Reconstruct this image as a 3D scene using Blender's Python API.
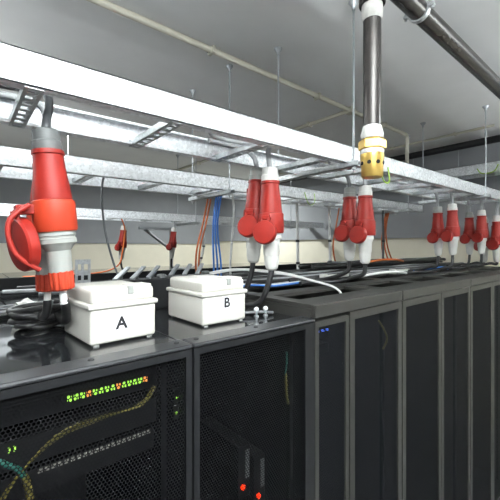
import bpy, bmesh, math, random
from mathutils import Vector, Matrix
random.seed(7)
PI = math.pi
for o in list(bpy.data.objects): bpy.data.objects.remove(o)
SC = bpy.context.scene
COL = SC.collection
LIFT = 2.50            # eye height above the floor; everything is laid out relative to the eye, then lifted

# ------------------------------------------------------------------ camera, world, exposure
F = 346.0
YAW = math.radians(50)                       # angle between view axis and the rack row (+X)
cam_d = bpy.data.cameras.new('camera'); cam = bpy.data.objects.new('camera', cam_d); COL.objects.link(cam)
cam_d.sensor_width = 36; cam_d.lens = F / 500 * 36; cam_d.shift_y = -0.008; cam_d.clip_start = 0.02
cam.rotation_euler = (PI / 2, 0, YAW - PI / 2)
SC.camera = cam
w = bpy.data.worlds.new('world'); SC.world = w; w.use_nodes = True
w.node_tree.nodes['Background'].inputs[0].default_value = (0.8, 0.85, 0.9, 1)
w.node_tree.nodes['Background'].inputs[1].default_value = 0.02
SC.view_settings.view_transform = 'Standard'; SC.view_settings.look = 'None'
SC.view_settings.gamma = 1; SC.view_settings.use_curve_mapping = False
SC.view_settings.exposure = 0.55
LAMPS = [  # x, y, length, power down, power up, drop below the ceiling : luminaires over the aisles, some added unseen as ceiling fill
    (0.10, -0.40, 1.5, 68, 172, .42), (3.9, -0.95, 1.5, 4, 130, .42), (0.4, 3.95, 1.5, 50, 0, 0), (4.0, 5.6, 1.5, 58, 0, 0), (-1.3, 3.1, 1.5, 14, 58, .40),
]
ZC = 1.36   # ceiling above the eye

# ------------------------------------------------------------------ materials
MATS = {}
def mat(name, col, rough=0.5, metal=0.0, var=0.08, scale=30, bump=0.0, emit=None, es=0, spangle=False, coat=0, spec=0.5):
    if name in MATS: return MATS[name]
    m = bpy.data.materials.new(name); m.use_nodes = True; MATS[name] = m
    nt = m.node_tree; b = nt.nodes['Principled BSDF']
    b.inputs['Roughness'].default_value = rough; b.inputs['Metallic'].default_value = metal
    b.inputs['Coat Weight'].default_value = coat; b.inputs['Specular IOR Level'].default_value = spec
    tc = nt.nodes.new('ShaderNodeTexCoord')
    if spangle:
        tx = nt.nodes.new('ShaderNodeTexVoronoi'); tx.inputs['Scale'].default_value = scale
        src = nt.nodes.new('ShaderNodeSeparateColor'); nt.links.new(tx.outputs['Color'], src.inputs[0]); fac = src.outputs[0]
    else:
        tx = nt.nodes.new('ShaderNodeTexNoise'); tx.inputs['Scale'].default_value = scale; tx.inputs['Detail'].default_value = 4
        fac = tx.outputs['Fac']
    nt.links.new(tc.outputs['Object'], tx.inputs['Vector'])
    r = nt.nodes.new('ShaderNodeValToRGB'); nt.links.new(fac, r.inputs[0])
    r.color_ramp.elements[0].color = tuple(c * (1 - var) for c in col) + (1,)
    r.color_ramp.elements[1].color = tuple(min(1, c * (1 + var)) for c in col) + (1,)
    if not spangle:
        r.color_ramp.elements[0].position = 0.3; r.color_ramp.elements[1].position = 0.7
    nt.links.new(r.outputs[0], b.inputs['Base Color'])
    if spangle:
        mr = nt.nodes.new('ShaderNodeMapRange'); nt.links.new(src.outputs[1], mr.inputs[0])
        mr.inputs[3].default_value = rough - 0.1; mr.inputs[4].default_value = rough + 0.1
        nt.links.new(mr.outputs[0], b.inputs['Roughness'])
    if bump:
        bp = nt.nodes.new('ShaderNodeBump'); bp.inputs['Strength'].default_value = bump; bp.inputs['Distance'].default_value = 0.01
        nt.links.new(fac, bp.inputs['Height']); nt.links.new(bp.outputs[0], b.inputs['Normal'])
    if emit:
        b.inputs['Emission Color'].default_value = tuple(emit) + (1,); b.inputs['Emission Strength'].default_value = es
    return m

def perforated(name, col, pitch, rad, rough=0.6):
    """sheet steel punched with staggered round holes (local X / Z)"""
    m = mat(name, col, rough, 0.0, 0.05, 40, spec=0.08)
    nt = m.node_tree; out = nt.nodes['Material Output']; b = nt.nodes['Principled BSDF']
    tc = nt.nodes.new('ShaderNodeTexCoord')
    def vm(op, a, bb):
        n = nt.nodes.new('ShaderNodeVectorMath'); n.operation = op
        nt.links.new(a, n.inputs[0])
        if bb is not None: n.inputs[1].default_value = bb
        return n
    base = vm('MULTIPLY', tc.outputs['Object'], (1 / pitch, 0, 1 / (pitch * 1.732)))
    ds = []
    for off in (0.0, 0.5):
        a = vm('ADD', base.outputs[0], (off, 0, off)); fr = vm('FRACTION', a.outputs[0], None)
        s = vm('SUBTRACT', fr.outputs[0], (0.5, 0, 0.5)); mu = vm('MULTIPLY', s.outputs[0], (1, 0, 1.732))
        ds.append(vm('LENGTH', mu.outputs[0], None).outputs['Value'])
    mn = nt.nodes.new('ShaderNodeMath'); mn.operation = 'MINIMUM'; nt.links.new(ds[0], mn.inputs[0]); nt.links.new(ds[1], mn.inputs[1])
    lt = nt.nodes.new('ShaderNodeMath'); lt.operation = 'LESS_THAN'; nt.links.new(mn.outputs[0], lt.inputs[0]); lt.inputs[1].default_value = rad
    tr = nt.nodes.new('ShaderNodeBsdfTransparent'); mx = nt.nodes.new('ShaderNodeMixShader')
    nt.links.new(lt.outputs[0], mx.inputs[0]); nt.links.new(b.outputs[0], mx.inputs[1]); nt.links.new(tr.outputs[0], mx.inputs[2])
    nt.links.new(mx.outputs[0], out.inputs['Surface'])
    return m

M_CEIL = mat('ceiling_paint', (0.78, 0.78, 0.77), 0.9, 0, 0.03, 3)
M_WGREY = mat('grey_wall_paint', (0.31, 0.32, 0.33), 0.85, 0, 0.04, 4)
M_CREAM = mat('cream_wall_paint', (0.84, 0.79, 0.64), 0.85, 0, 0.03, 4)
M_FLOOR = mat('floor_tile_grey', (0.30, 0.30, 0.30), 0.5, 0, 0.08, 6)
M_GALV = mat('galvanised_steel', (0.78, 0.80, 0.82), 0.45, 0.42, 0.17, 75, 0.08, spangle=True)
M_STRUT = mat('strut_steel', (0.55, 0.57, 0.58), 0.4, 0.75, 0.12, 90, spangle=True)
M_ROD = mat('threaded_rod_steel', (0.42, 0.44, 0.46), 0.4, 0.8, 0.15, 200)
M_PIPE = mat('dark_painted_pipe', (0.045, 0.040, 0.037), 0.27, 0.35, 0.25, 18, 0.03)
M_BPIPE = mat('black_pipe', (0.012, 0.012, 0.014), 0.5, 0.0, 0.1, 10)
M_BRASS = mat('brass', (0.66, 0.44, 0.12), 0.28, 0.85, 0.1, 20)
M_TAPE = mat('white_sealing_tape', (0.62, 0.61, 0.58), 0.7, 0, 0.08, 60, 0.3)
M_COND = mat('beige_conduit', (0.56, 0.53, 0.44), 0.6, 0, 0.05, 10)
M_RED = mat('red_plastic', (0.235, 0.013, 0.008), 0.48, 0, 0.08, 12, spec=0.3)
M_ORANGE = mat('orange_red_plastic', (0.37, 0.034, 0.012), 0.48, 0, 0.08, 12, spec=0.3)
M_PGREY = mat('light_grey_plastic', (0.27, 0.28, 0.262), 0.45, 0, 0.05, 12)
M_DGREY = mat('dark_grey_plastic', (0.085, 0.09, 0.09), 0.5, 0, 0.08, 12)
M_PWHITE = mat('white_plastic', (0.60, 0.595, 0.565), 0.45, 0, 0.03, 12)
M_IVORY = mat('ivory_box_plastic', (0.56, 0.545, 0.50), 0.42, 0, 0.02, 8)
M_LABEL = mat('paper_label', (0.88, 0.88, 0.88), 0.6, 0, 0.01, 30)
M_INK = mat('black_ink', (0.01, 0.01, 0.012), 0.6, 0, 0.05, 30)
M_BCAB = mat('black_cable', (0.014, 0.014, 0.015), 0.42, 0, 0.15, 40)
M_GCAB = mat('grey_cable', (0.36, 0.37, 0.38), 0.5, 0, 0.06, 40)
M_DCAB = mat('dark_grey_cable', (0.10, 0.105, 0.11), 0.5, 0, 0.06, 40)
M_WCAB = mat('white_cable', (0.74, 0.74, 0.72), 0.45, 0, 0.04, 40)
M_BLUE = mat('blue_cable', (0.04, 0.19, 0.60), 0.45, 0, 0.06, 40)
M_OCAB = mat('orange_cable', (0.55, 0.12, 0.02), 0.45, 0, 0.1, 40)
M_YEL = mat('yellow_cable', (0.12, 0.10, 0.015), 0.5, 0, 0.08, 40)
M_EARTH = mat('green_yellow_wire', (0.38, 0.62, 0.06), 0.45, 0, 0.5, 25)
M_TEAL = mat('teal_cable', (0.010, 0.11, 0.085), 0.5, 0, 0.08, 40)
M_BLK = mat('black_rack_paint', (0.0065, 0.007, 0.008), 0.5, 0, 0.1, 40, spec=0.3)
M_GLOSS = mat('glossy_black_lid', (0.014, 0.015, 0.017), 0.09, 0.0, 0.1, 5, coat=0.3, spec=0.8)
M_LEDGE = mat('dark_ledge_metal', (0.030, 0.031, 0.034), 0.32, 0.3, 0.2, 14)
M_OLIVE = mat('charcoal_rack_paint', (0.021, 0.0204, 0.018), 0.55, 0, 0.05, 40)
M_EQ = mat('equipment_dark_metal', (0.005, 0.005, 0.0055), 0.6, 0.0, 0.1, 20, spec=0.15)
M_PORT = mat('pale_port_metal', (0.35, 0.34, 0.30), 0.5, 0.3, 0.1, 60)
M_DIFF = mat('lamp_diffuser', (0.9, 0.9, 0.9), 0.5, 0, 0.01, 5, emit=(0.97, 1, 0.98), es=3)
M_LGREEN = mat('green_led', (0.35, 0.6, 0.05), 0.4, 0, 0.05, 5, emit=(0.42, 0.95, 0.10), es=0.75)
M_LAMBER = mat('amber_led', (0.6, 0.3, 0.05), 0.4, 0, 0.05, 5, emit=(1, 0.32, 0.08), es=0.7)
M_LRED = mat('red_led', (0.6, 0.02, 0.0), 0.4, 0, 0.05, 5, emit=(1, 0.03, 0.0), es=1.3)
M_LBLUE = mat('blue_led', (0.05, 0.1, 0.6), 0.4, 0, 0.05, 5, emit=(0.08, 0.2, 1), es=1.0)
M_MESH1 = perforated('perforated_black_steel', (0.0048, 0.005, 0.0056), 0.0105, 0.38)
M_MESH2 = perforated('perforated_charcoal_steel', (0.0075, 0.0082, 0.0105), 0.0075, 0.34)

# ------------------------------------------------------------------ geometry helpers
def link(name, me, m, parent=None, smooth=False):
    o = bpy.data.objects.new(name, me); COL.objects.link(o)
    if m: me.materials.clear(); me.materials.append(m)
    if smooth:
        for p in me.polygons: p.use_smooth = True
    if parent: o.parent = parent
    return o
def thing(name, label, cat, loc=(0, 0, 0), rot=(0, 0, 0), group=None):
    o = bpy.data.objects.new(name, None); COL.objects.link(o); o.location = loc; o.rotation_euler = rot
    o.empty_display_size = 0.05
    o['label'] = label; o['category'] = cat
    if group: o['group'] = group
    return o
def tag(o, label, cat, group=None):
    o['label'] = label; o['category'] = cat
    if group: o['group'] = group
    return o
def struct(o): o['kind'] = 'structure'; return o

class MB:
    def __init__(s): s.v = []; s.f = []
    def box(s, x0, x1, y0, y1, z0, z1):
        n = len(s.v)
        s.v += [(x, y, z) for z in (z0, z1) for y in (y0, y1) for x in (x0, x1)]
        s.f += [tuple(n + i for i in q) for q in ((0, 2, 3, 1), (4, 5, 7, 6), (0, 1, 5, 4), (2, 6, 7, 3), (0, 4, 6, 2), (1, 3, 7, 5))]
        return s
    def tube(s, pts, r, seg=8, sub=5, caps=True):
        P = [Vector(p) for p in pts]
        if len(P) > 2 and sub > 1:
            Q = []
            for i in range(len(P) - 1):
                p0 = P[max(i - 1, 0)]; p1 = P[i]; p2 = P[i + 1]; p3 = P[min(i + 2, len(P) - 1)]
                for k in range(sub):
                    t = k / sub
                    Q.append(0.5 * ((2 * p1) + (p2 - p0) * t + (2 * p0 - 5 * p1 + 4 * p2 - p3) * t * t + (3 * p1 - p0 - 3 * p2 + p3) * t ** 3))
            Q.append(P[-1]); P = Q
        n0 = len(s.v); prev = None
        for i, p in enumerate(P):
            t = (P[min(i + 1, len(P) - 1)] - P[max(i - 1, 0)]).normalized()
            if prev is None:
                a = Vector((0, 0, 1)) if abs(t.z) < 0.9 else Vector((1, 0, 0)); u = t.cross(a).normalized()
            else:
                u = (prev - t * prev.dot(t))
                u = u.normalized() if u.length > 1e-6 else t.orthogonal().normalized()
            prev = u; vv = t.cross(u)
            rr = r[i] if isinstance(r, (list, tuple)) else r
            for k in range(seg):
                a = 2 * PI * k / seg; s.v.append(tuple(p + u * (rr * math.cos(a)) + vv * (rr * math.sin(a))))
        for i in range(len(P) - 1):
            for k in range(seg):
                a = n0 + i * seg + k; b = n0 + i * seg + (k + 1) % seg
                s.f.append((a, b, b + seg, a + seg))
        if caps:
            s.f.append(tuple(n0 + k for k in reversed(range(seg)))); e = n0 + (len(P) - 1) * seg
            s.f.append(tuple(e + k for k in range(seg)))
        return s
    def lathe(s, prof, seg=28, mtx=None, ribs=0, depth=0):
        """prof: (r, z) list, capped"""
        n0 = len(s.v); M = mtx or Matrix()
        for r, z in prof:
            for k in range(seg):
                a = 2 * PI * k / seg
                rr = r - (depth if ribs and (k % ribs == 0) else 0)
                s.v.append(tuple(M @ Vector((rr * math.cos(a), rr * math.sin(a), z))))
        for i in range(len(prof) - 1):
            for k in range(seg):
                a = n0 + i * seg + k; b = n0 + i * seg + (k + 1) % seg
                s.f.append((a, b, b + seg, a + seg))
        s.f.append(tuple(n0 + k for k in reversed(range(seg)))); e = n0 + (len(prof) - 1) * seg
        s.f.append(tuple(e + k for k in range(seg)))
        return s
    def build(s, name, m, parent=None, bevel=0, smooth=False, seg=2, angle=40):
        me = bpy.data.meshes.new(name); me.from_pydata(s.v, [], s.f); me.update()
        bm = bmesh.new(); bm.from_mesh(me)
        bmesh.ops.recalc_face_normals(bm, faces=bm.faces)
        if bevel:
            bmesh.ops.bevel(bm, geom=[e for e in bm.edges if len(e.link_faces) == 2 and e.calc_face_angle(0) > 0.5],
                            offset=bevel, segments=seg, profile=0.5, affect='EDGES', clamp_overlap=True)
        if smooth:
            lim = math.radians(angle)
            for e in bm.edges:
                e.smooth = not (len(e.link_faces) == 2 and e.calc_face_angle(0) > lim)
            for f in bm.faces: f.smooth = True
        bm.to_mesh(me); bm.free()
        return link(name, me, m, parent)
def cable(name, m, r, pts, label=None, group=None, parent=None, seg=8, cat='cable'):
    o = MB().tube(pts, r, seg).build(name, m, parent, smooth=True, angle=80)
    if label: tag(o, label, cat, group)
    return o
def copyobj(o, parent, loc=None):
    c = o.copy(); COL.objects.link(c); c.parent = parent
    if loc: c.location = loc
    return c

# ------------------------------------------------------------------ the room
XL, XR, YF, YB = -3.2, 5.45, -2.0, 7.8
FZ = -LIFT
struct(MB().box(XL, XR, YF, YB, FZ - 0.1, FZ).build('floor', M_FLOOR))
struct(MB().box(XL - .1, XR + .1, YF - .1, YB + .1, ZC, ZC + 0.1).build('ceiling', M_CEIL))
struct(MB().box(XL - .1, XR + .1, YB, YB + 0.1, FZ, ZC).build('wall_back', M_CREAM))
struct(MB().box(XL - .1, XR + .1, YF - 0.1, YF, FZ, ZC).build('wall_front', M_WGREY))
struct(MB().box(XR, XR + 0.1, YF, YB, FZ, ZC).build('wall_right', M_CREAM))
struct(MB().box(XL - 0.1, XL, YF, YB, FZ, ZC).build('wall_left', M_WGREY))
# grey boarding over the upper half of the two far walls
struct(MB().box(XR - 0.04, XR, YF, YB, 0.127, ZC).build('trim_1', M_WGREY))
struct(MB().box(XL, XR - 0.04, YB - 0.04, YB, 0.055, ZC).build('trim_2', M_WGREY))

# ceiling luminaires
lam_lab = ['white fluorescent ceiling luminaire over the front aisle beside the junction boxes',
           'unseen ceiling-fill luminaire added over the front aisle near the end wall',  # added out of view, mainly brightens the right of the ceiling
           'white fluorescent ceiling luminaire behind the second cable ladder',
           'white fluorescent ceiling luminaire near the corner of the two far walls',
           'unseen luminaire added to lighten the ceiling, over the left end of the rear racks']  # unseen, put in to lighten the left of the ceiling
for (x, y, L, p, up, drop), lab in zip(LAMPS, lam_lab):
    t = thing('ceiling_luminaire', lab, 'lamp', (x, y, ZC - drop), group='ceiling luminaires')
    MB().box(-L / 2, L / 2, -0.10, 0.10, -0.05, 0).build('housing', M_PWHITE, t, 0.006)
    MB().box(-L / 2 + .02, L / 2 - .02, -0.085, 0.085, -0.062, -0.05).build('diffuser', M_DIFF, t)
    if drop:
        MB().box(-L / 2 + .02, L / 2 - .02, -0.085, 0.085, 0, .012).build('added_uplight_panel', M_DIFF, t)  # glowing top panel added with the uplight to brighten the ceiling
        for q in (-.6, .6): MB().tube([(q, 0, .01), (q, 0, drop)], .003, 6).build('suspension_wire', M_ROD, t)
    for pw, zz, rx in ((p, -.068, 0), (up, .018, PI)):  # the upward light is added fill for the ceiling
        if not pw: continue
        ld = bpy.data.lights.new('luminaire_light', 'AREA'); ld.shape = 'RECTANGLE'; ld.size = L - 0.04; ld.size_y = 0.17
        ld.energy = pw; ld.color = (0.93, 0.985, 1.0)
        lo = bpy.data.objects.new('luminaire_light', ld); COL.objects.link(lo); lo.parent = t; lo.location = (0, 0, zz); lo.rotation_euler = (rx, 0, 0)

# ------------------------------------------------------------------ server racks
def plate_with_holes(mb, x0, x1, y0, y1, z0, z1, holes):
    xs = sorted({x0, x1, *[h[0] for h in holes], *[h[1] for h in holes]})
    ys = sorted({y0, y1, *[h[2] for h in holes], *[h[3] for h in holes]})
    for i in range(len(xs) - 1):
        for j in range(len(ys) - 1):
            cx, cy = (xs[i] + xs[i + 1]) / 2, (ys[j] + ys[j + 1]) / 2
            if any(h[0] < cx < h[1] and h[2] < cy < h[3] for h in holes): continue
            mb.box(xs[i], xs[i + 1], ys[j], ys[j + 1], z0, z1)
def door(parent, x0, x1, y, z0, z1, fm, mm, fr, handle_side=1, fr_r=None):
    fr_r = fr_r or fr
    mb = MB()
    mb.box(x0, x0 + fr, y, y + .02, z0, z1).box(x1 - fr_r, x1, y, y + .02, z0, z1)
    mb.box(x0 + fr, x1 - fr_r, y, y + .02, z0, z0 + .05).box(x0 + fr, x1 - fr_r, y, y + .02, z1 - fr, z1)
    d = mb.build('door', fm, parent)
    p = MB(); p.v = [(x0 + fr, y + .010, z0 + .05), (x1 - fr_r, y + .010, z0 + .05), (x1 - fr_r, y + .010, z1 - fr), (x0 + fr, y + .010, z1 - fr)]; p.f = [(0, 1, 2, 3)]
    p.build('perforated_sheet', mm, d)
    if mm is M_MESH2: return d
    hx = x1 - fr_r + fr_r * 0.25 if handle_side > 0 else x0 + fr * .25
    MB().box(hx, hx + .015, y - .014, y, z0 + .9, z0 + 1.06).build('handle', M_BLK, d, 0.004)
    return d
YBACK = 2.2
def black_rack(label, x0, x1, yf=1.0, yb=YBACK, frr=None, face=1):
    t = thing('server_rack', label, 'rack', (0, 0, 0), group='server racks')
    zt = -0.335
    MB().box(x0, x0 + .02, yf + .022, yb, FZ, zt - .02).build('side_panel', M_BLK, t)
    MB().box(x1 - .02, x1, yf + .022, yb, FZ, zt - .02).build('side_panel', M_BLK, t)
    MB().box(x0 + .02, x1 - .02, yb - .02, yb, FZ, zt - .02).build('back_panel', M_BLK, t)
    MB().box(x0 + .02, x1 - .02, yf + .03, yb - .02, FZ, FZ + .08).build('plinth', M_BLK, t)
    MB().box(x0 + .001, x1 - .001, yf - .004, yf + .085, zt - .004, zt + .010).build('front_ledge', M_LEDGE, t, 0.006)
    if face:
        for k in (0.06, .5, .94):
            xx = x0 + (x1 - x0) * k
            MB().lathe([(.010, zt + .009), (.008, zt + .013), (.004, zt + .013)], 12, Matrix.Translation((xx, yf + .045, 0))).build('ledge_screw', M_BLK, t)
    MB().box(x0 + .001, x1 - .001, yf + .085, yf + .10, zt - .022, zt - .012).build('seam_strip', M_BLK, t)
    MB().box(x0 + .001, x1 - .001, yf + .10, yb, zt - .02, zt).build('top_panel', M_GLOSS, t, 0.003)
    door(t, x0 + .003, x1 - .003, yf, FZ + .05, zt - .006, M_BLK, M_MESH1, 0.022, 1, frr)
    for xx in (x0 + .05, x1 - .07):
        MB().box(xx, xx + .02, yf + .09, yf + .11, FZ + .08, zt - .03).build('mounting_rail', M_EQ, t)
    return t
black_rack('black server rack with perforated door beneath the white box lettered A', -0.020, 0.592)
black_rack('black server rack with perforated door beneath the white box lettered B', 0.594, 1.220, frr=.062)
black_rack('black server rack at the end of the row, left of the coiled black cable', -0.640, -0.022)

def charcoal_rack(label, x0, x1, doors, yf=1.0, yb=YBACK):
    t = thing('server_rack', label, 'rack', group='server racks')
    zt = -0.268
    MB().box(x0, x0 + .02, yf + .03, yb, FZ, zt - .02).build('side_panel', M_OLIVE, t)
    MB().box(x1 - .02, x1, yf + .03, yb, FZ, zt - .02).build('side_panel', M_OLIVE, t)
    MB().box(x0 + .02, x1 - .02, yb - .02, yb, FZ, zt - .02).build('back_panel', M_OLIVE, t)
    MB().box(x0 + .02, x1 - .02, yf + .03, yb - .02, FZ, FZ + .08).build('plinth', M_BLK, t)
    MB().box(x0 + .002, x1 - .002, yf, yf + .03, zt - .058, zt).build('header', M_OLIVE, t, 0.004)
    mb = MB(); hs = []; wd = x1 - x0
    n = 2 if wd > 1.0 else 1
    for k in range(n):
        a = x0 + wd * (k + .10) / n; b = x0 + wd * (k + .90) / n
        hs.append((a, b, yf + .17, yf + .36)); hs.append((a, b, yf + .48, yf + .70))
    plate_with_holes(mb, x0 + .002, x1 - .002, yf + .03, yb, zt - .018, zt, hs)
    mb.build('top_panel', M_OLIVE, t)
    for (a, b, zz) in doors:
        door(t, a, b, yf + .004, FZ + .05, zz, M_OLIVE, M_MESH2, 0.026 if b - a < .4 else .042)
    for xx in (x0 + .05, x1 - .07):
        MB().box(xx, xx + .02, yf + .09, yf + .11, FZ + .08, zt - .03).build('mounting_rail', M_EQ, t)
    return t
charcoal_rack('charcoal server rack with one narrow and one wide door beside the black racks', 1.224, 2.034, [(1.226, 1.486, -.345), (1.496, 2.030, -.330)])
charcoal_rack('charcoal double-door rack next to the one with a narrow door', 2.038, 3.186, [(2.042, 2.608, -.330), (2.614, 3.182, -.330)])
charcoal_rack('charcoal double-door rack second from the end wall', 3.190, 4.338, [(3.194, 3.760, -.330), (3.766, 4.334, -.330)])
charcoal_rack('charcoal rack at the end of the row against the end wall', 4.342, 5.38, [(4.346, 4.856, -.330), (4.862, 5.376, -.330)])

# second row (back to back) and the row in the rear aisle
def plain_rack(label, x0, x1, yf, yb, zt, top):
    t = thing('server_rack', label, 'rack', group='rear server racks')
    MB().box(x0, x1, yf, yb, FZ, zt - .02).build('cabinet_body', M_BLK, t, 0.004)
    MB().box(x0 + .002, x1 - .002, yf, yb, zt - .02, zt).build('top_panel', top, t, 0.003)
    door(t, x0 + .01, x1 - .01, yb, FZ + .05, zt - .03, M_BLK, M_MESH1, 0.03)
    return t
k = 0
names2 = ['back to back with the first black rack', 'behind the box lettered A', 'behind the box lettered B', 'behind the narrow-door rack', 'behind the double-door rack']
xx = -1.4
for k in range(8):
    plain_rack('black rear-row rack standing back to back with the front racks, under the second cable ladder', xx, xx + .798, YBACK + .05, 3.32, -.335, M_GLOSS)
    xx += .8
xx = -2.0
for k in range(9):
    plain_rack('black rack in the far row beneath the far cable ladder', xx, xx + .798, 4.2, 5.3, -.335, M_GLOSS)
    xx += .8

# ------------------------------------------------------------------ cable ladders
SL = 0.0125     # the ladder climbs slightly towards the end wall
def rail_profile(x0, x1, y, zb, h, inward, slope=SL, flw=.026):
    """C-shaped side rail with flanges turned inward (+1: towards +Y)"""
    mb = MB(); th = .004; fl = flw * inward
    def seg(ya, yb, za, zc):
        n = len(mb.v); ya, yb = min(ya, yb), max(ya, yb)
        for x in (x0, x1):
            dz = slope * x
            mb.v += [(x, ya, za + dz), (x, yb, za + dz), (x, yb, zc + dz), (x, ya, zc + dz)]
        mb.f += [(n, n + 1, n + 2, n + 3), (n + 4, n + 7, n + 6, n + 5)] + [(n + i, n + 4 + i, n + 4 + (i + 1) % 4, n + (i + 1) % 4) for i in range(4)]
    seg(y, y + th * inward, zb, zb + h)
    seg(y, y + fl, zb, zb + th); seg(y, y + fl, zb + h - th, zb + h)
    seg(y + fl, y + fl + th * inward, zb, zb + .010); seg(y + fl, y + fl + th * inward, zb + h - .010, zb + h)
    return mb
def rung_mesh(L, wd=.050, h=.028):
    """slotted channel, open upwards, running along +Y from 0"""
    mb = MB(); th = .003
    mb.box(-wd / 2, -wd / 2 + th, 0, L, 0, h).box(wd / 2 - th, wd / 2, 0, L, 0, h)
    mb.box(-wd / 2, -wd / 2 + .011, 0, L, 0, th).box(wd / 2 - .011, wd / 2, 0, L, 0, th)
    n = max(3, int(L / .05)); p = L / n
    for i in range(n + 1):
        a = max(0, i * p - .011); b = min(L, i * p + .011); mb.box(-wd / 2 + .011, wd / 2 - .011, a, b, 0, th)
    mb.box(-wd / 2 + th, -wd / 2 + .010, 0, L, h - th, h).box(wd / 2 - .010, wd / 2 - th, 0, L, h - th, h)
    return mb
def ladder(label, x0, x1, ya, yb, zb, rungs, h=.10, slope=SL, drop=0, fl=.026):
    t = thing('cable_ladder', label, 'cable tray', (0, 0, 0), group='cable ladders')
    rail_profile(x0, x1, ya, zb, h, 1, slope, fl).build('side_rail', M_GALV, t)
    rail_profile(x0, x1, yb, zb, h, -1, slope, fl).build('side_rail', M_GALV, t)
    first = None
    for x in rungs:
        loc = (x, ya + .006, zb + slope * x + .008 - drop)
        if first is None:
            first = rung_mesh(yb - ya - .012).build('rung', M_STRUT, t); first.location = loc
        else: copyobj(first, t, loc)
    return t
R1 = [.165 + .455 * k for k in range(-3, 11)]
ladder('nearest galvanised cable ladder, carrying the red connectors over the front racks', -1.7, 4.95, 1.15, 1.58, .452, R1, drop=.012, fl=.040)
ladder('second galvanised cable ladder, hung parallel behind the nearest one', -1.7, 4.95, 2.15, 2.56, .408, [.15 + .455 * k for k in range(-4, 11)])
ladder('far galvanised cable ladder over the rear row, with two small red connectors', -2.6, 5.38, 4.2, 4.6, .325, [.1 + .455 * k for k in range(-5, 12)], slope=.004)
# cross ladder along the end wall
tc = thing('cable_ladder', 'galvanised cable ladder crossing high along the end wall with coloured wires', 'cable tray', (4.95, 0, 0), (0, 0, PI / 2), 'cable ladders')
rail_profile(-1.5, 3.4, -.30, .90, .12, 1, 0).build('side_rail', M_GALV, tc)
rail_profile(-1.5, 3.4, .0, .90, .12, -1, 0).build('side_rail', M_GALV, tc)
fr = None
for k in range(11):
    loc = (-1.3 + .45 * k, -.294, .908)
    if fr is None: fr = rung_mesh(.288).build('rung', M_STRUT, tc); fr.location = loc
    else: copyobj(fr, tc, loc)

# trapeze hangers: slotted channel below a ladder hung on two threaded rods
def trapeze(label, x, ya, yb, z, group='trapeze hangers', ztop=ZC):
    t = thing('trapeze_hanger', label, 'hanger', (x, 0, 0), group=group)
    s = rung_mesh(yb - ya + .08, .041, .030).build('strut', M_STRUT, t); s.location = (0, ya - .04, z - .033)
    for y in (ya, yb):
        r = MB().tube([(0, y, z - .06), (0, y, ztop)], .0055, 8).build('threaded_rod', M_ROD, t, smooth=True)
        MB().lathe([(.012, z - .045), (.012, z - .034)], 6, Matrix.Translation((0, y, 0))).build('nut', M_STRUT, r)
        MB().lathe([(.012, z + .0), (.012, z + .011)], 6, Matrix.Translation((0, y, 0))).build('nut', M_STRUT, r)
        MB().lathe([(.009, ztop - .05), (.011, ztop - .03), (.028, ztop - .008), (.028, ztop)], 12, Matrix.Translation((0, y, 0))).build('ceiling_anchor', M_ROD, r, smooth=True)
    return t
def zl1(x): return .452 + SL * x
def zl2(x): return .408 + SL * x
trapeze('threaded-rod hanger of the nearest cable ladder, beside the brass nozzle', 1.68, 1.105, 1.70, zl1(1.68))
trapeze('threaded-rod hanger of the nearest cable ladder, towards the end wall', 3.92, 1.105, 1.70, zl1(3.92))
trapeze('threaded-rod hanger of the nearest cable ladder, at its left end', -.52, 1.105, 1.70, zl1(-.52))
trapeze('threaded-rod hanger of the second cable ladder, behind the paired red connectors', 1.56, 2.10, 2.64, zl2(1.56))
trapeze('threaded-rod hanger of the second cable ladder, towards the end wall', 4.25, 2.02, 2.64, zl2(4.25))
trapeze('threaded-rod hanger of the second cable ladder, at its left end', -.9, 2.10, 2.64, zl2(-.9))
for x, w_ in ((.9, 'left of the small red connectors'), (2.5, 'right of the small red connectors'), (4.4, 'next to the end wall')):
    trapeze('threaded-rod hanger of the far cable ladder ' + w_, x, 4.14, 4.66, .325 + .004 * x)
trapeze('threaded-rod hanger of the high cross ladder by the end wall', 5.1, 1.75, 2.35, .90)

# ------------------------------------------------------------------ pipes on the ceiling
PY, PZ = 0.80, 1.20
t = thing('suppression_pipe', 'thick dark overhead pipe clamped below the ceiling', 'pipe', (0, PY, PZ))
MB().tube([(0.6, 0, 0), (4.78, 0, 0)], .046, 24).build('pipe', M_PIPE, t, smooth=True)
for cx in (1.80, 4.0):
    c = MB().lathe([(.047, -.013), (.053, -.013), (.053, .013), (.047, .013)], 28, Matrix.Translation((cx, 0, 0)) @ Matrix.Rotation(PI / 2, 4, 'Y')).build('clamp', M_STRUT, t, smooth=True)
    for s in (-1, 1):
        MB().box(cx - .012, cx + .012, s * .052 - .002, s * .052 + .026 * s, -.007, .007).build('clamp_lug', M_STRUT, c, .002)
        MB().lathe([(.007, -.018), (.007, .020)], 6, Matrix.Translation((cx, s * .068, 0))).build('clamp_bolt', M_STRUT, c)
    MB().tube([(cx, 0, .05), (cx, 0, ZC - PZ)], .007, 8).build('hanger_rod', M_ROD, t, smooth=True)
NX = 1.355
t = thing('gas_nozzle', 'brass gas discharge nozzle on a dark vertical drop pipe', 'nozzle', (NX, PY, 0))
dp = MB().tube([(0, 0, PZ - .02), (0, 0, .50)], .0375, 28).build('drop_pipe', M_PIPE, t, smooth=True)
MB().lathe([(.052, PZ - .17), (.055, PZ - .165), (.055, PZ - .02), (.047, PZ - .0)], 24).build('tee_fitting', M_PIPE, dp, smooth=True)
MB().lathe([(.0385, PZ - .235), (.043, PZ - .222), (.045, PZ - .20), (.043, PZ - .165)], 24).build('tape_wrap', M_TAPE, dp, smooth=True)
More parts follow.
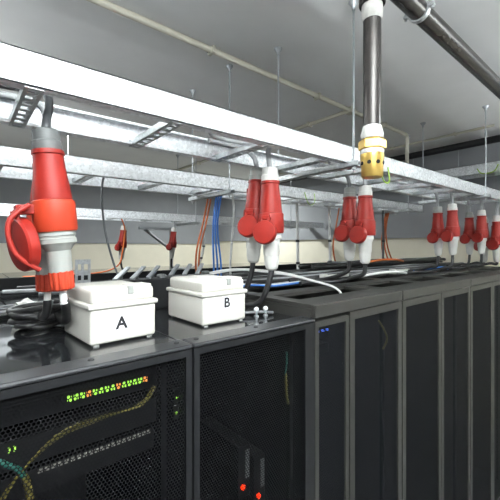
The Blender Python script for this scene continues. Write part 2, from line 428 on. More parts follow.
MB().lathe([(.030, .452), (.046, .458), (.047, .480), (.042, .498), (.0385, .512)], 24).build('tape_wrap', M_TAPE, t, smooth=True)
MB().lathe([(.050, .410), (.0575, .414), (.0575, .448), (.050, .456)], 6).build('hex_nut', M_BRASS, t, .002)
MB().lathe([(.044, .390), (.049, .394), (.049, .410), (.042, .415)], 24).build('tape_wrap', M_TAPE, t, smooth=True)
nb = MB().lathe([(.030, .292), (.042, .294), (.0455, .302), (.046, .350), (.049, .372), (.049, .392), (.04, .396)], 32).build('nozzle_body', M_BRASS, t, smooth=True, angle=50)
M_HOLE = mat('dark_bore', (0.005, 0.005, 0.005), 0.9)
for i in range(8):
    a = 2 * PI * i / 8 + .28
    MB().lathe([(.0085, .040), (.0085, .0478)], 14, Matrix.Translation((0, 0, .352)) @ Matrix.Rotation(a, 4, 'Z') @ Matrix.Rotation(PI / 2, 4, 'Y')).build('orifice', M_HOLE, nb)
tag(MB().tube([(4.88, 5.6, 1.27), (4.88, -1.9, 1.27)], .043, 20).build('black_pipe', M_BPIPE, smooth=True), 'black pipe running along the end wall just below the ceiling', 'pipe')
# beige surface conduit
CY = 1.98
t = thing('ceiling_conduit', 'beige surface conduit running along the ceiling and dropping beside the end wall', 'conduit', (0, CY, ZC))
MB().tube([(-2.5, 0, -.022), (4.05, 0, -.022)], .021, 12).build('conduit_tube', M_COND, t, smooth=True)
MB().tube([(4.05, 0, -.022), (4.10, 0, -.024), (4.13, 0, -.05), (4.135, 0, -.1)], .021, 12).build('elbow', M_COND, t, smooth=True)
MB().tube([(4.135, 0, -.1), (4.135, 0, -.36)], .021, 12).build('conduit_tube', M_COND, t, smooth=True)
for x in (.1, 1.32, 2.45, 3.6):
    MB().box(x - .012, x + .012, -.034, .034, -.048, 0).build('saddle', M_COND, t, .003)
    MB().box(x - .009, x + .009, .028, .05, -.02, 0).build('saddle_clip', M_DGREY, t, .002)
t = thing('ceiling_conduit', 'beige branch conduit crossing the ceiling behind the vertical pipe', 'conduit', (2.95, 0, ZC))
MB().tube([(0, CY, -.022), (0, 7.7, -.022)], .019, 12).build('conduit_tube', M_COND, t, smooth=True)
MB().box(-.04, .04, CY - .04, CY + .04, -.055, 0).build('junction_cover', M_COND, t, .005)
for y in (2.5, 3.6, 4.8):
    MB().box(-.034, .034, y - .012, y + .012, -.046, 0).build('saddle', M_COND, t, .003)
t = thing('ceiling_conduit', 'thin beige conduit near the end wall above the black pipe', 'conduit', (4.55, 0, ZC))
MB().tube([(0, 1.2, -.018), (0, 6.0, -.018)], .014, 12).build('conduit_tube', M_COND, t, smooth=True)
for y in (1.6, 2.4, 3.2):
    MB().box(-.026, .026, y - .01, y + .01, -.036, 0).build('saddle', M_COND, t, .003)

# ------------------------------------------------------------------ red industrial connectors
def connector(label, x, y, z, az, style='white', cap='grey', tilt=(0, 0), flap_r=.056, flap_out=.078, flap_drop=.085, flap_lean=8,
              s=1.0, top=None, bottom=None, group='red power connectors', flap_yaw=0, wide=1.0):
    t = thing('power_connector', label, 'connector', (x, y, z), (tilt[0], tilt[1], 0), group)
    t.scale = (s, s, s); W = wide
    capm = {'dark': M_DGREY, 'grey': M_PGREY, 'white': M_PWHITE}[cap]
    MB().lathe([(.014 * W, .008), (.034 * W, .007), (.039 * W, .002), (.040 * W, -.006), (.041 * W, -.030), (.044 * W, -.033), (.044 * W, -.060)], 30).build('cable_gland', capm, t, smooth=True, angle=35)
    body = MB().lathe([(.040 * W, -.058), (.047 * W, -.060), (.048 * W, -.072), (.044 * W, -.076), (.047 * W, -.12), (.053 * W, -.17), (.057 * W, -.215), (.057 * W, -.225)], 32).build('connector_body', M_RED, t, smooth=True, angle=35)
    MB().box(-.012, .012, -.002, .010, -.20, -.10).build('body_rib', M_RED, body, .004)
    body_rib = body.children[0]; body_rib.matrix_local = Matrix.Rotation(az + PI, 4, 'Z') @ Matrix.Translation((0, .044 * W, 0))
    MB().lathe([(.055 * W, -.218), (.063 * W, -.222), (.0645 * W, -.228), (.0645 * W, -.312), (.061 * W, -.320), (.052 * W, -.320)], 36).build('socket_collar', M_ORANGE if style == 'grey' else M_RED, t, smooth=True, angle=35)
    # hinged cover, swung open: azimuth az, local frame X outward
    R = Matrix.Rotation(az, 4, 'Z')
    fm = M_RED
    hinge = MB(); hinge.box(.055 * W, flap_out + .006, -.020, .020, -.262, -.232)
    h = hinge.build('hinge_block', fm, t, .004); h.matrix_local = R
    MB().tube([(flap_out + .002, -.026, -.25), (flap_out + .002, .026, -.25)], .007, 10).build('hinge_pin', fm, h, smooth=True)
    L = Matrix.Translation((flap_out + .006, 0, -.25)) @ Matrix.Rotation(flap_yaw, 4, 'Z') @ Matrix.Rotation(-math.radians(flap_lean), 4, 'Y')
    D = L @ Matrix.Translation((0, 0, -flap_drop)) @ Matrix.Rotation(PI / 2, 4, 'Y')
    fl = MB().lathe([(flap_r * .80, -.020), (flap_r * .98, -.020), (flap_r, -.016), (flap_r, .006), (flap_r * .94, .012), (flap_r * .5, .016), (flap_r * .1, .017)], 36, D)
    f = fl.build('flap_cover', fm, t, smooth=True, angle=35); f.matrix_local = R
    arm = MB(); aw = .016
    arm.tube([L @ Vector((0, -aw, 0)), L @ Vector((.004, -aw * 1.2, -flap_drop * .4)), L @ Vector((.002, -aw, -flap_drop - flap_r * .1))], .007, 8)
    arm.tube([L @ Vector((0, aw, 0)), L @ Vector((.004, aw * 1.2, -flap_drop * .4)), L @ Vector((.002, aw, -flap_drop - flap_r * .1))], .007, 8)
    arm.build('flap_arm', fm, f, smooth=True, angle=80)
    if cap == 'dark':
        lv = MB().tube([(.075, .035, -.235), (.128, .040, -.275), (.138, .042, -.33), (.120, .046, -.39), (.070, .050, -.435)], .008, 8).build('locking_lever', fm, f, smooth=True, angle=80)
    if style == 'grey':
        pb = MB().lathe([(.048 * W, -.316), (.056 * W, -.318), (.0565 * W, -.334), (.0535 * W, -.336), (.0535 * W, -.341), (.0565 * W, -.343), (.0565 * W, -.358), (.046 * W, -.370), (.041 * W, -.378), (.037 * W, -.383), (.0365 * W, -.452), (.032 * W, -.455)], 36)
        pb.build('plug_body', M_PGREY, t, smooth=True, angle=30)
        MB().lathe([(.032 * W, -.446), (.036 * W, -.448), (.0375 * W, -.456), (.0365 * W, -.508), (.031 * W, -.513), (.02, -.513)], 36, None, 3, .003).build('locking_nut', M_ORANGE, t, smooth=True, angle=20)
        MB().tube([(0, 0, -.505), (0, 0, -.56)], .0115, 12).build('cable_sleeve', M_WCAB, t, smooth=True)
    else:
        MB().lathe([(.046 * W, -.316), (.052 * W, -.318), (.052 * W, -.345), (.046 * W, -.355), (.043 * W, -.365), (.041 * W, -.425), (.038 * W, -.43)], 32).build('plug_body', M_PWHITE, t, smooth=True, angle=30)
        MB().lathe([(.036 * W, -.428), (.0385 * W, -.430), (.037 * W, -.465), (.030 * W, -.495), (.020 * W, -.505)], 30, None, 3, .0015).build('locking_nut', M_PWHITE, t, smooth=True, angle=30)
    inv = Matrix.Translation((x, y, z)) @ Matrix.Rotation(tilt[1], 4, 'Y') @ Matrix.Rotation(tilt[0], 4, 'X') @ Matrix.Scale(s, 4)
    inv = inv.inverted()
    if top: MB().tube([(0, 0, .005)] + [inv @ Vector(p) for p in top], .013, 10).build('supply_cable', M_DCAB if cap == 'dark' else M_GCAB, t, smooth=True, angle=80)
    if bottom: MB().tube([(0, 0, -.545 if style == 'grey' else -.50)] + [inv @ Vector(p) for p in bottom], .0145, 10).build('load_cable', M_BCAB, t, smooth=True, angle=80)
    return t
RT = -.335; RT2 = -.268
def topcab(x, y, sgn=1, n=.47):
    zl = zl1(x)
    return [(x - .005, y + .005, zl - .02), (x + .01 * sgn, y + .02, zl + .02), (x + .07 * sgn, y + .03, zl + .058), (x + .17 * sgn, y + .03, zl + .057 + SL * .17 * sgn), (x + .30 * sgn, y + .02, zl + .057 + SL * .3 * sgn)]
# pair by the box lettered A
connector('large red connector with orange nut and dark grey gland, above the coiled black cable', .212, 1.275, .366, math.radians(184), 'grey', 'dark', (0, math.radians(-5.5)),
          flap_r=.083, flap_out=.102, flap_drop=.105, flap_lean=-4, top=[(.216, 1.285, .41), (.226, 1.30, .465), (.212, 1.32, .515), (.12, 1.35, .515), (-.25, 1.36, .51), (-.6, 1.36, .50)],
          bottom=[(.275, 1.30, -.20), (.290, 1.36, -.26), (.30, 1.46, -.28), (.30, 1.56, -.27)], flap_yaw=math.radians(10), group='red connectors beside box A')
connector('red connector with orange nut half hidden behind the larger one by box A', .243, 1.428, .350, math.radians(110), 'grey', 'grey', (0, 0),
          flap_r=.060, top=[(.243, 1.43, .40), (.241, 1.435, .465), (.21, 1.445, .515), (.08, 1.45, .515), (-.35, 1.45, .51)],
          bottom=[(.243, 1.432, -.22), (.240, 1.46, -.26), (.24, 1.54, -.27)], group='red connectors beside box A')
# hanging pairs along the ladder: (x, rear y, front y)
base_az = math.radians(200)
pairs = [(1.215, 1.417, 1.262, 'just behind the box lettered B', .425, .395, 0), (2.07, 1.409, 1.256, 'beside the brass nozzle', .428, .415, 0),
         (3.52, 1.398, 1.25, 'second along from the nozzle', .402, .412, 0), (4.36, 1.395, 1.26, 'next but one to the end wall', .40, .41, 0),
         (4.93, 1.42, 1.265, 'nearest the end wall', .40, .41, .03)]
for x, yr, yfr, where, zr, zf, dz in pairs:
    for which, y, z in (('rear', yr, zr), ('front', yfr, zf)):
        xo = x + (.026 if which == 'rear' else -.026)
        zt = RT2 if x > 1.25 else RT
        zz = z - dz - (.012 if x < 1.5 else .027)
        tl = math.radians(3.5 if which == 'rear' else -1.5) if x < 1.5 else math.radians(random.uniform(-2, 2))
        far = .3 if x > 1.5 else .22
        rx = .0145
        if x < 1.5:
            bot = [(x + (-.015 if which == 'rear' else -.03), y + .01, zz - .58), (x - .04, y + .06, zt + .05), (x - .08, y + .16, zt + .02), (x - .14, y + .25, zt + .018), (x - .27, y + .28, zt + .018)]
        else:
            bot = [(xo + .0, y + .01, zz - .57), (xo - .02, y + .07, zt + .06), (xo - .05, y + .18, zt + .025), (xo - .13, y + .27, zt + .018), (xo - .3, y + .30, zt + .018)]
        connector('red connector with white plug, %s of the pair %s' % (which, where), xo, y, zz,
                  (base_az + .12 if x < 1.5 else math.radians(180 if x < 3 else 165)) + random.uniform(-.05, .05), 'white', 'grey' if (which == 'rear') else 'white', (0, tl),
                  flap_r=.058, flap_out=.070, flap_drop=.066, flap_lean=10,
                  top=topcab(xo, y, -1 if which == 'rear' else 1), bottom=bot, group='red connectors hanging in pairs', s=1.0 if x < 3 else (.93 if x < 4.8 else 1.08))
# far pair under the far ladder
for x, y, lab in ((1.60, 4.40, 'small red connector under the far ladder with an orange cable beside it'), (2.30, 4.40, 'small red connector under the far ladder beside a diagonal bracket')):
    connector(lab, x, y, .25, math.radians(205), 'white', 'white', (0, math.radians(5)), s=.85, flap_r=.055, flap_out=.07, flap_drop=.07,
              top=[(x, y, .29), (x + .015, y, .36), (x + .06, y, .405), (x + .3, y, .405)], bottom=[(x - .03, y + .02, -.22), (x + .02, y + .1, -.30), (x + .12, y + .2, -.312)], group='small far red connectors')

# ------------------------------------------------------------------ white junction boxes
def text_mesh(ch, size):
    cu = bpy.data.curves.new('letter', 'FONT'); cu.body = ch; cu.size = size; cu.align_x = 'CENTER'; cu.align_y = 'CENTER'; cu.extrude = .0003; cu.offset = .0018
    o = bpy.data.objects.new('tmp', cu); COL.objects.link(o)
    dg = bpy.context.evaluated_depsgraph_get(); dg.update()
    me = bpy.data.meshes.new_from_object(o.evaluated_get(dg)); bpy.data.objects.remove(o)
    return me
def junction_box(ch, x, y, W, D, H, rz, label, lx, lz):
    t = thing('junction_box', label, 'box', (x, y, RT), (0, 0, rz), 'white junction boxes')
    hb = H * .66
    MB().box(0, W, 0, D, .006, hb).build('base', M_IVORY, t, .010, True, 3)
    MB().box(-.007, W + .007, -.007, D + .007, hb - .002, hb + .016).build('lid_rim', M_IVORY, t, .006, True, 3)
    MB().box(.004, W - .004, .004, D - .004, hb + .012, H).build('lid', M_IVORY, t, .014, True, 3)
    lid = t.children[-1]
    MB().box(W * .62, W * .97, .02, D * .35, H - .004, H + .005).build('lid_boss', M_IVORY, lid, .003)
    MB().box(W * .55, W * .64, .0, .012, H - .025, H + .004).build('lid_latch', M_PGREY, lid, .003)
    for fx in (.012, W - .032):
        for fy in (.008, D - .028):
            MB().box(fx, fx + .02, fy, fy + .02, 0, .008).build('foot', M_PGREY, t)
    lb = MB().box(lx - .024, lx + .024, -.0012, -.0001, lz - .030, lz + .030).build('letter_label', M_LABEL, t)
    me = text_mesh(ch, .058); o = link('letter', me, M_INK, lb)
    o.matrix_local = Matrix.Translation((lx, -.0022, lz)) @ Matrix.Rotation(PI / 2, 4, 'X')
    return t
junction_box('A', .326, 1.198, .235, .28, .190, math.radians(4), 'white plastic junction box lettered A, beside the large red connector', .104, .068)
junction_box('B', .760, 1.205, .230, .30, .190, math.radians(1), 'white plastic junction box lettered B, in front of a pair of red connectors', .122, .090)

# ------------------------------------------------------------------ things lying on the rack tops
# coil of black cable beside box A
pts = []
for i in range(100):
    a = i / 100 * 2 * PI * 6.2
    rr = .078 + .026 * math.sin(i * .37) + .012 * math.sin(i * 1.3)
    pts.append((.265 + rr * 1.05 * math.cos(a), 1.60 + rr * .85 * math.sin(a), RT + .014 + .085 * (i / 100) + .006 * math.sin(i * .9)))
tag(MB().tube(pts, .0115, 8, 3).build('coiled_cable', M_BCAB, smooth=True, angle=80), 'loose coil of black cable on the rack top beside box A', 'cable')
# crumpled white plastic cover
bm = bmesh.new(); bmesh.ops.create_icosphere(bm, subdivisions=3, radius=1)
for v in bm.verts:
    n = math.sin(v.co.x * 5.1 + 1) * math.sin(v.co.y * 6.3) + .6 * math.sin(v.co.z * 9 + v.co.x * 7)
    v.co *= 1 + .16 * n
    v.co = Vector((v.co.x * .055, v.co.y * .075, v.co.z * .045))
zmin = min(v.co.z for v in bm.verts)
me = bpy.data.meshes.new('plastic_wrap'); bm.to_mesh(me); bm.free()
o = link('plastic_wrap', me, M_PWHITE); o.location = (.232, 1.84, RT - zmin); tag(o, 'crumpled white plastic wrapping on the rack top behind the coiled cable', 'wrapping')
# bar brackets with slanted fingers behind each box
def finger_bracket(label, x, y, n, z0=RT):
    t = thing('cable_bracket', label, 'bracket', (x, y, z0), group='cable brackets behind the boxes')
    MB().box(0, .30, 0, .12, 0, .16).build('bracket_base', M_BLK, t, .006)
    for i in range(n):
        f = MB().box(-.012, .012, -.09, .09, 0, .012).build('finger', M_ROD, t, .003)
        f.matrix_local = Matrix.Translation((.05 + i * .085, .04, .190)) @ Matrix.Rotation(math.radians(-42), 4, 'Z') @ Matrix.Rotation(math.radians(16), 4, 'X')
        MB().tube([(.05 + i * .085, .05, .15), (.05 + i * .085, .05, .20)], .008, 8).build('finger_post', M_DGREY, t, smooth=True)
    MB().lathe([(.022, .20), (.026, .205), (.026, .225), (.018, .23)], 14, Matrix.Translation((.275, .06, -.05))).build('end_boss', M_DGREY, t, smooth=True)
    return t
finger_bracket('black bracket with three slanted grey fingers behind box A', .58, 1.72, 3)
finger_bracket('black bracket with three slanted grey fingers behind box B', .905, 1.78, 3)
# eye bolts at the rack edge beside box B
for bx, by, lab in ((1.075, 1.235, 'small shiny lifting bolt beside box B, nearer the box'), (1.125, 1.225, 'small shiny lifting bolt beside box B, nearer the charcoal racks')):
    t = thing('lifting_bolt', lab, 'bolt', (bx, by, RT), group='lifting bolts by box B')
    MB().lathe([(.012, 0), (.012, .006), (.006, .008), (.006, .028)], 10).build('shank', M_ROD, t, smooth=True)
    MB().lathe([(.004, .024), (.011, .028), (.013, .035), (.010, .043), (.003, .047)], 14).build('bolt_head', M_GALV, t, smooth=True)
t = tag(MB().tube([(.98, 1.30, RT + .012), (1.05, 1.26, RT + .02), (1.10, 1.235, RT + .02), (1.17, 1.22, RT + .012)], .007, 8).build('bar', M_DCAB, smooth=True), 'thin dark wire lying past the lifting bolts', 'cable')
# long black trough on the rear row
t = thing('cable_trough', 'long black cable trough along the back edge of the rear-row racks', 'cable trough', (0, 3.16, RT))
MB().box(-1.4, 4.98, 0, .004, 0, .085).build('trough_side', M_BLK, t); MB().box(-1.4, 4.98, .146, .15, 0, .085).build('trough_side', M_BLK, t)
MB().box(-1.4, 4.98, .004, .146, 0, .004).build('trough_floor', M_BLK, t); MB().box(-1.4, 4.98, -.008, .010, .085, .095).build('trough_lip', M_BLK, t, .002)

cab_n = 0
def lay(name, m, r, pts, label, group=None): return cable(name, m, r, pts, label, group)
# cable runs on the charcoal racks
def bundle(x0, x1, y, z, n, mats, rs, label, seedv, spread=.12):
    rnd = random.Random(seedv)
    for i in range(n):
        yy = y + spread * (i / max(1, n - 1) - .5) * 2; zz = z + rnd.uniform(0, .035) * (1 if i % 2 else 0)
        m = mats[i % len(mats)]; r = rs[i % len(rs)]
        pts = []; X = x0 + rnd.uniform(-.1, .2)
        while X < x1:
            pts.append((X, yy + rnd.uniform(-.3, .3) * spread / n, zz + r + rnd.uniform(0, .012))); X += rnd.uniform(.25, .4)
        pts.append((x1, yy, zz + r))
        cw = {M_BCAB: 'black', M_DCAB: 'dark grey', M_GCAB: 'pale grey', M_OCAB: 'orange'}[m] + (' thick' if r >= .015 else ' thin')
        lay('power_cable', m, r, pts, cw + ' ' + label, 'cables laid along the rack tops')
bundle(1.35, 5.3, 1.92, RT2 + .002, 7, [M_BCAB, M_GCAB, M_DCAB, M_BCAB, M_GCAB], [.017, .013, .015, .011], 'cable laid lengthwise along the charcoal rack tops', 3, .17)
bundle(-.5, 1.15, 2.02, RT + .002, 4, [M_BCAB, M_DCAB], [.014, .011], 'cable laid lengthwise along the black rack tops behind the boxes', 5, .09)
bundle(-1.3, 4.9, 3.235, RT + .008, 4, [M_BCAB, M_DCAB, M_OCAB, M_BCAB], [.012, .011, .009], 'cable lying in the long black trough', 9, .045)
bundle(.3, 4.9, 2.75, RT + .002, 4, [M_DCAB, M_GCAB, M_BCAB, M_BCAB], [.014, .013], 'cable laid along the rear-row rack tops', 12, .12)
bundle(2.5, 5.3, 2.08, RT2 + .055, 4, [M_BCAB, M_DCAB, M_BCAB], [.019, .014], 'cable heaped uppermost on the charcoal rack tops', 15, .08)
# pale cables arching from the connector pair to the charcoal rack
for i, (dy, dz) in enumerate(((0, 0), (.028, .006))):
    lay('white_cable', M_WCAB, .0065, [(1.235, 2.02 + dy, RT2 + .02), (1.25, 1.92 + dy, RT2 + .075 + dz), (1.40, 1.78 + dy, RT2 + .11 + dz), (1.62 + dy, 1.62 + dy, RT2 + .085 + dz), (1.74 + dy, 1.46 + dy, RT2 + .045), (1.80 + dy, 1.30 + dy, RT2 + .0 ), (1.80 + dy, 1.25 + dy, RT2 - .08)],
        'thin white cable arching from behind box B into the rack opening', 'arching white cables')
for i, (m, y0, nm) in enumerate(((M_BLUE, 1.62, 'blue'), (M_WCAB, 1.66, 'white'), (M_GCAB, 1.70, 'grey'))):
    lay('patch_cable', m, .007, [(1.27, y0 + .07, RT2 + .012), (1.30, y0 + .04, RT2 + .020), (1.40, y0, RT2 + .025), (1.55, y0 - .02, RT2 + .012), (1.9, y0 + .03, RT2 + .010)], nm + ' patch cable lying on the narrow-door rack near the step to the black racks', None)
# white flat pieces further right
for (x, y, lab) in ((2.35, 1.70, 'flat white cable end lying on the first double-door rack'), (3.35, 1.66, 'flat white cable end lying on the second double-door rack')):
    t = thing('cable_end', lab, 'cable', (x, y, RT2))
    MB().box(-.16, .14, -.022, .022, .012, .040).build('flat_sheath', M_PWHITE, t, .008, True)
    MB().tube([(.13, 0, .024), (.3, .008, .022), (.6, .015, .02), (.85, .015, .018)], .015, 8).build('tail', M_DCAB, t, smooth=True)
    MB().box(-.19, -.15, -.030, .030, .0, .048).build('end_block', M_PWHITE, t, .006, True)
for i, (m, x, y, nm) in enumerate(((M_WCAB, 2.75, 1.50, 'white'), (M_DCAB, 2.75, 1.535, 'dark grey'), (M_GCAB, 2.75, 1.57, 'light grey'), (M_BLUE, 3.72, 1.50, 'blue'), (M_OCAB, 3.3, 1.80, 'orange'))):
    up = .085 if m is M_OCAB else 0
    lay('patch_cable', m, .011, [(x - .25, y + .10, RT2 + .014 + up), (x - .1, y + .03, RT2 + .04 + up), (x + .1, y - .01, RT2 + .045 + up), (x + .3, y, RT2 + .03 + up), (x + .45, y + .04, RT2 + .014 + up)], nm + ' cable curling over the tops of the double-door racks', None)

# droppers from the second ladder
for i in range(3):
    o_ = .022 * i
    lay('blue_cable', M_BLUE, .008, [(1.67 + o_, 2.40, zl2(1.7) + .03), (1.64 + o_, 2.40, zl2(1.7) - .05), (1.62 + o_, 2.41, .15), (1.64 + o_ * 1.2, 2.43 - o_ * .6, -.12), (1.71 + o_, 2.5 - o_, -.28), (1.95 + o_, 2.6 - o_ * 1.5, RT + .012)], 'blue network cable dropping in a bundle from the second ladder', 'blue dropper bundle')
lay('white_cable', M_WCAB, .010, [(1.78, 2.36, zl2(1.8) + .03), (1.80, 2.36, .28), (1.79, 2.38, 0.0), (1.83, 2.45, -.25), (1.95, 2.52, RT + .012)], 'white cable dropping beside the blue bundle from the second ladder')
for i in range(2):
    o_ = .03 * i
    lay('orange_cable', M_OCAB, .008, [(1.64 + o_, 2.52, zl2(1.5) - .02), (1.60 + o_, 2.54, .18), (1.55 + o_, 2.55, -.02), (1.57 + o_, 2.6, -.20), (1.70 + o_, 2.75, RT + .012)], 'orange fibre cable dropping left of the blue bundle', 'orange droppers left of the blue bundle')
def tied_dropper(label, x, y, zt, zb, dx, m=M_WCAB, r=.015):
    t = thing('tied_cable', label, 'cable', (x, y, 0), group='pale droppers with black ties')
    P = [(0, 0, zt + .03), (0, 0, zt - .08), (dx * .05, 0, (zt + zb) / 2), (dx * .25, .02, zb + .16), (dx * .6, .06, zb + .05), (dx * 1.2, .12, zb + .013), (dx * 2.2, .16, zb + .013)]
    MB().tube(P, r, 8).build('cable_sheath', m, t, smooth=True, angle=80)
    for q in (2, 3):
        p = P[q]
        MB().lathe([(r * 1.35, -.012), (r * 1.35, .012)], 10, Matrix.Translation(p)).build('cable_tie', M_BCAB, t)
    MB().box(-.04, .04, -.05, .05, zt - .005, zt + .012).build('drop_plate', M_GALV, t, .003)
tied_dropper('pale grey cable with black ties dropping between the two nearer red connector pairs, left one', 2.62, 2.38, zl2(2.6), RT, .14, M_WCAB)
tied_dropper('pale grey cable with black ties dropping just left of the nozzle-side connector pair', 3.15, 2.38, zl2(3.1), RT, .16, M_WCAB)
tied_dropper('pale cable with black ties hanging below the far ladder', 2.74, 4.31, .33, RT, -.16, M_WCAB, .017)
tied_dropper('dark blue-grey cable with black ties dropping right of the brass nozzle', 4.15, 2.30, zl2(4.1), RT, .16, M_DCAB)
lay('orange_cable', M_OCAB, .009, [(3.47, 2.48, zl2(3.4)), (3.40, 2.48, .2), (3.38, 2.5, .0), (3.46, 2.52, -.2), (3.7, 2.56, RT + .014)], 'single orange cable dropping behind the nozzle-side connector pair')
for i in range(3):
    o_ = .035 * i
    lay('orange_cable', M_OCAB, .010, [(4.42 + o_, 2.40, zl2(4.4)), (4.34 + o_, 2.40, .25), (4.34 + o_, 2.42 - o_ * .5, .03), (4.46 + o_, 2.46 - o_, -.16), (4.7 + o_, 2.52 - o_ * 1.3, RT + .016)], 'orange cable of the thick dropper right of the brass nozzle', 'thick orange dropper')
lay('orange_cable', M_OCAB, .009, [(1.52, 4.27, .34), (1.56, 4.26, .2), (1.53, 4.25, -.05), (1.46, 4.23, -.24), (1.2, 4.28, RT + .014), (.5, 4.28, RT + .014)], 'orange cable running down past a small far connector')
lay('grey_cable', M_DCAB, .0065, [(.68, 2.20, zl2(.7) + .02), (.665, 2.20, .33), (.68, 2.19, .1), (.74, 2.17, -.15), (.80, 2.12, RT + .010)], 'thin dark cable hanging from the second ladder down behind box A')
# green and yellow earth wires
lay('earth_wire', M_EARTH, .0035, [(2.46, 2.14, zl2(2.5) + .06), (2.47, 2.12, zl2(2.5) - .02), (2.52, 2.12, zl2(2.5) - .055), (2.58, 2.12, zl2(2.5) - .02), (2.60, 2.14, zl2(2.5) + .06)], 'green and yellow earth wire looping below the second ladder')
lay('earth_wire', M_EARTH, .0045, [(2.03, 1.14, .47), (2.035, 1.125, .415), (2.075, 1.12, .398), (2.12, 1.13, .425), (2.13, 1.1445, .51)], 'green and yellow earth wire looping under the rail beside the brass nozzle')
lay('earth_wire', M_EARTH, .006, [(4.93, 1.48, 0.96), (4.935, 1.44, 0.90), (4.94, 1.36, 0.89), (4.94, 1.30, 0.91), (4.93, 1.26, 0.98)], 'green and yellow earth wire looping at the high cross ladder')
lay('orange_cable', M_OCAB, .010, [(5.05, 1.5, .955), (5.04, 1.3, .955), (5.05, .6, .955), (5.05, -.9, .955)], 'orange cable lying in the high cross ladder')
# grey cables lying in the ladders
for i, (y, r, m) in enumerate(((1.215, .016, M_GCAB), (1.26, .013, M_WCAB))):
    P = [(X, y + .012 * math.sin(9 * X + i), zl1(X) + .040 + r) for X in (-1.6, -1.2, -.8, -.45, -.15, .02)] + [(.09, y + .03, zl1(.1) + .042 + r)]
    lay('ladder_cable', m, r, P, ('grey', 'white')[i] + ' cable lying in the left end of the nearest cable ladder', 'cables in the nearest ladder')
for i, (xa, xb) in enumerate(((.92, 1.30), (1.85, 2.22))):
    P = [(xa + (xb - xa) * .5 + (xb - xa) * .55 * math.cos(a), 1.34 + .12 * math.sin(a), zl1(xa) + .090 + .008 * math.sin(2 * a)) for a in [q * 2 * PI / 12 for q in range(13)]]
    lay('looped_cable', M_GCAB, .014, P, ('slack grey cable loop on the ladder above the connector pair behind box B', 'slack grey cable loop on the ladder beside the brass nozzle')[i])
# diagonal wall bracket at the far ladder
t = thing('wall_bracket', 'dark diagonal steel bracket below the far ladder', 'bracket', (2.02, 4.75, 0))
MB().tube([(0, 0, .24), (.42, 0, -.06)], .022, 4).build('diagonal_brace', M_DGREY, t)
MB().box(-.08, .50, -.02, .02, .235, .275).build('top_arm', M_ROD, t)
MB().box(.40, .44, -.02, .02, RT, .235).build('post', M_ROD, t)
# round perforated bracket on rear row seen behind the large connector
t = thing('bracket_plate', 'grey punched steel bracket plate standing on the rear rack behind the large connector', 'bracket', (.55, 2.35, RT))
mb = MB(); plate_with_holes(mb, 0, .09, 0, .15, 0, .004, [(.015, .035, .02, .05), (.05, .075, .02, .05), (.015, .035, .08, .12), (.05, .075, .08, .12)])
p = mb.build('punched_plate', M_STRUT, t); p.matrix_local = Matrix.Translation((0, 0, .10)) @ Matrix.Rotation(PI / 2, 4, 'X')
MB().box(0, .09, -.03, .03, 0, .10).build('plate_foot', M_STRUT, t, .004)

# ------------------------------------------------------------------ equipment behind the perforated doors
def switch_unit(label, x0, x1, y, z, h, nled, lx0, lx1, mats, lz=.5, lsz=(.010, .016)):
    t = thing('network_switch', label, 'network switch', (0, y, z), group='rack equipment')
    MB().box(x0, x1, 0, .4, 0, h).build('chassis', M_EQ, t, .003)
    for i in range(nled):
        x = lx0 + (lx1 - lx0) * i / max(1, nled - 1)
        MB().box(x - lsz[0] / 2, x + lsz[0] / 2, -.010, 0, h * lz - lsz[1] / 2, h * lz + lsz[1] / 2).build('indicator_light', mats[i % len(mats)], t)
    return t
switch_unit('network switch with a row of green lights inside the rack under box A', .055, .518, 1.115, -.480, .085, 14, .245, .475, [M_LGREEN, M_LGREEN, M_LGREEN, M_LAMBER, M_LGREEN], .42)
switch_unit('network switch with two green lights at the left inside the rack under box A', .055, .518, 1.115, -.60, .08, 2, .100, .112, [M_LGREEN], .75, (.005, .010))
t = thing('patch_bay', 'patch bay with pale ports inside the rack under box A', 'patch bay', (0, 1.14, -.575))
t.location.z = -.70
MB().box(.055, .518, 0, .06, 0, .07).build('panel_body', M_EQ, t)
for i in range(20): MB().box(.17 + i * .017, .181 + i * .017, -.004, 0, .055 - .0, .066).build('port', M_PORT, t)
for i, (x, z, m) in enumerate(((.565, -.515, M_LGREEN), (.562, -.565, M_LGREEN))):
    t = thing('power_unit', 'slim upright power strip with a green light by the right edge, %s one' % ('upper' if i == 0 else 'lower'), 'power strip', (x, 1.06, z))
    MB().box(-.010, .012, .0, .05, -.02, .026).build('strip_body', M_EQ, t); MB().box(-.003, .003, -.004, 0, -.003, .003).build('indicator_light', m, t)
for i in range(3):
    lay('yellow_cable', M_YEL, .0028, [(.06, 1.08 - .008 * i, -.72 - .02 * i), (.09, 1.07 - .008 * i, -.62), (.20, 1.065 - .008 * i, -.53 + .01 * i), (.32, 1.065 - .008 * i, -.512 + .008 * i), (.44, 1.075 - .008 * i, -.505), (.50, 1.10 - .008 * i, -.47)], 'thin yellow cable arching below the green lights behind the perforated door', 'yellow cables behind the door')
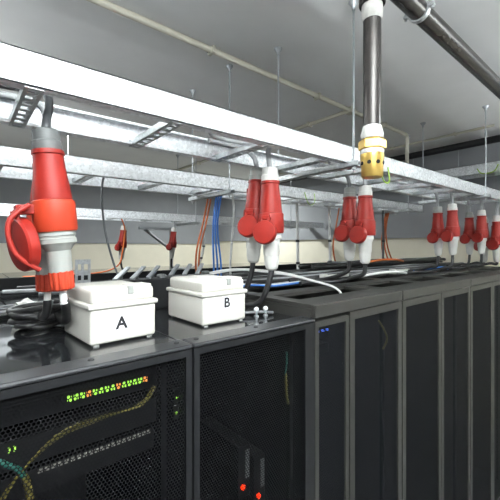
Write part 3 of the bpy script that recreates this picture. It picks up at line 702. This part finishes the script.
lay('teal_cable', M_TEAL, .007, [(.075, 1.06, -.535), (.092, 1.055, -.55), (.115, 1.055, -.57), (.128, 1.06, -.60)], 'teal cable at the left edge behind the perforated door under box A')
lay('yellow_cable', M_YEL, .009, [(.128, 1.06, -.595), (.138, 1.06, -.64), (.142, 1.06, -.75), (.14, 1.06, -1.4)], 'thick yellow-green cable running down behind the perforated door under box A')
for i, (x, z, lab) in enumerate(((.90, -1.0, 'upper power module with a red light, in the rack under box B'), (.985, -1.075, 'lower power module with a red light, in the rack under box B'))):
    t = thing('power_module', lab, 'power module', (x, 1.12, z))
    MB().box(-.025, .04, 0, .3, -.05, .17).build('module_body', M_EQ, t, .004); MB().box(.012, .034, -.004, 0, .03, .15).build('pull_handle', M_DGREY, t, .002)
    MB().lathe([(.011, 0), (.010, .008), (.004, .011)], 12, Matrix.Rotation(PI / 2, 4, 'X')).build('indicator_light', M_LRED, t)
lay('earth_wire', M_YEL, .006, [(1.105, 1.07, -.56), (1.095, 1.06, -.60), (1.10, 1.06, -.66), (1.12, 1.07, -.70)], 'yellow-green earth lug and wire behind the door under box B')
lay('teal_cable', M_TEAL, .004, [(1.12, 1.08, -.47), (1.11, 1.07, -.52), (1.10, 1.07, -.57)], 'thin teal wire above the earth lug behind the door under box B')
switch_unit('small switch with blue lights inside the narrow-door rack', 1.30, 1.47, 1.115, -.47, .05, 4, 1.34, 1.45, [M_LBLUE], .8, (.012, .008))
switch_unit('small switch with one green light inside the narrow-door rack', 1.30, 1.47, 1.115, -.55, .05, 1, 1.33, 1.33, [M_LGREEN], .8, (.010, .008))
lay('white_cable', M_WCAB, .005, [(1.545, 1.08, -.50), (1.575, 1.06, -.53), (1.575, 1.06, -.58), (1.545, 1.08, -.62)], 'thin pale cable loop behind the wide door of the narrow-door rack')
lay('yellow_cable', M_YEL, .006, [(1.90, 1.08, -.44), (1.93, 1.06, -.50), (1.96, 1.06, -.56), (1.95, 1.08, -.62)], 'short yellow cable behind the wide door of the narrow-door rack')

# ------------------------------------------------------------------ lift everything so that the floor is at height zero
for o in bpy.data.objects:
    if o.parent is None: o.location.z += LIFT
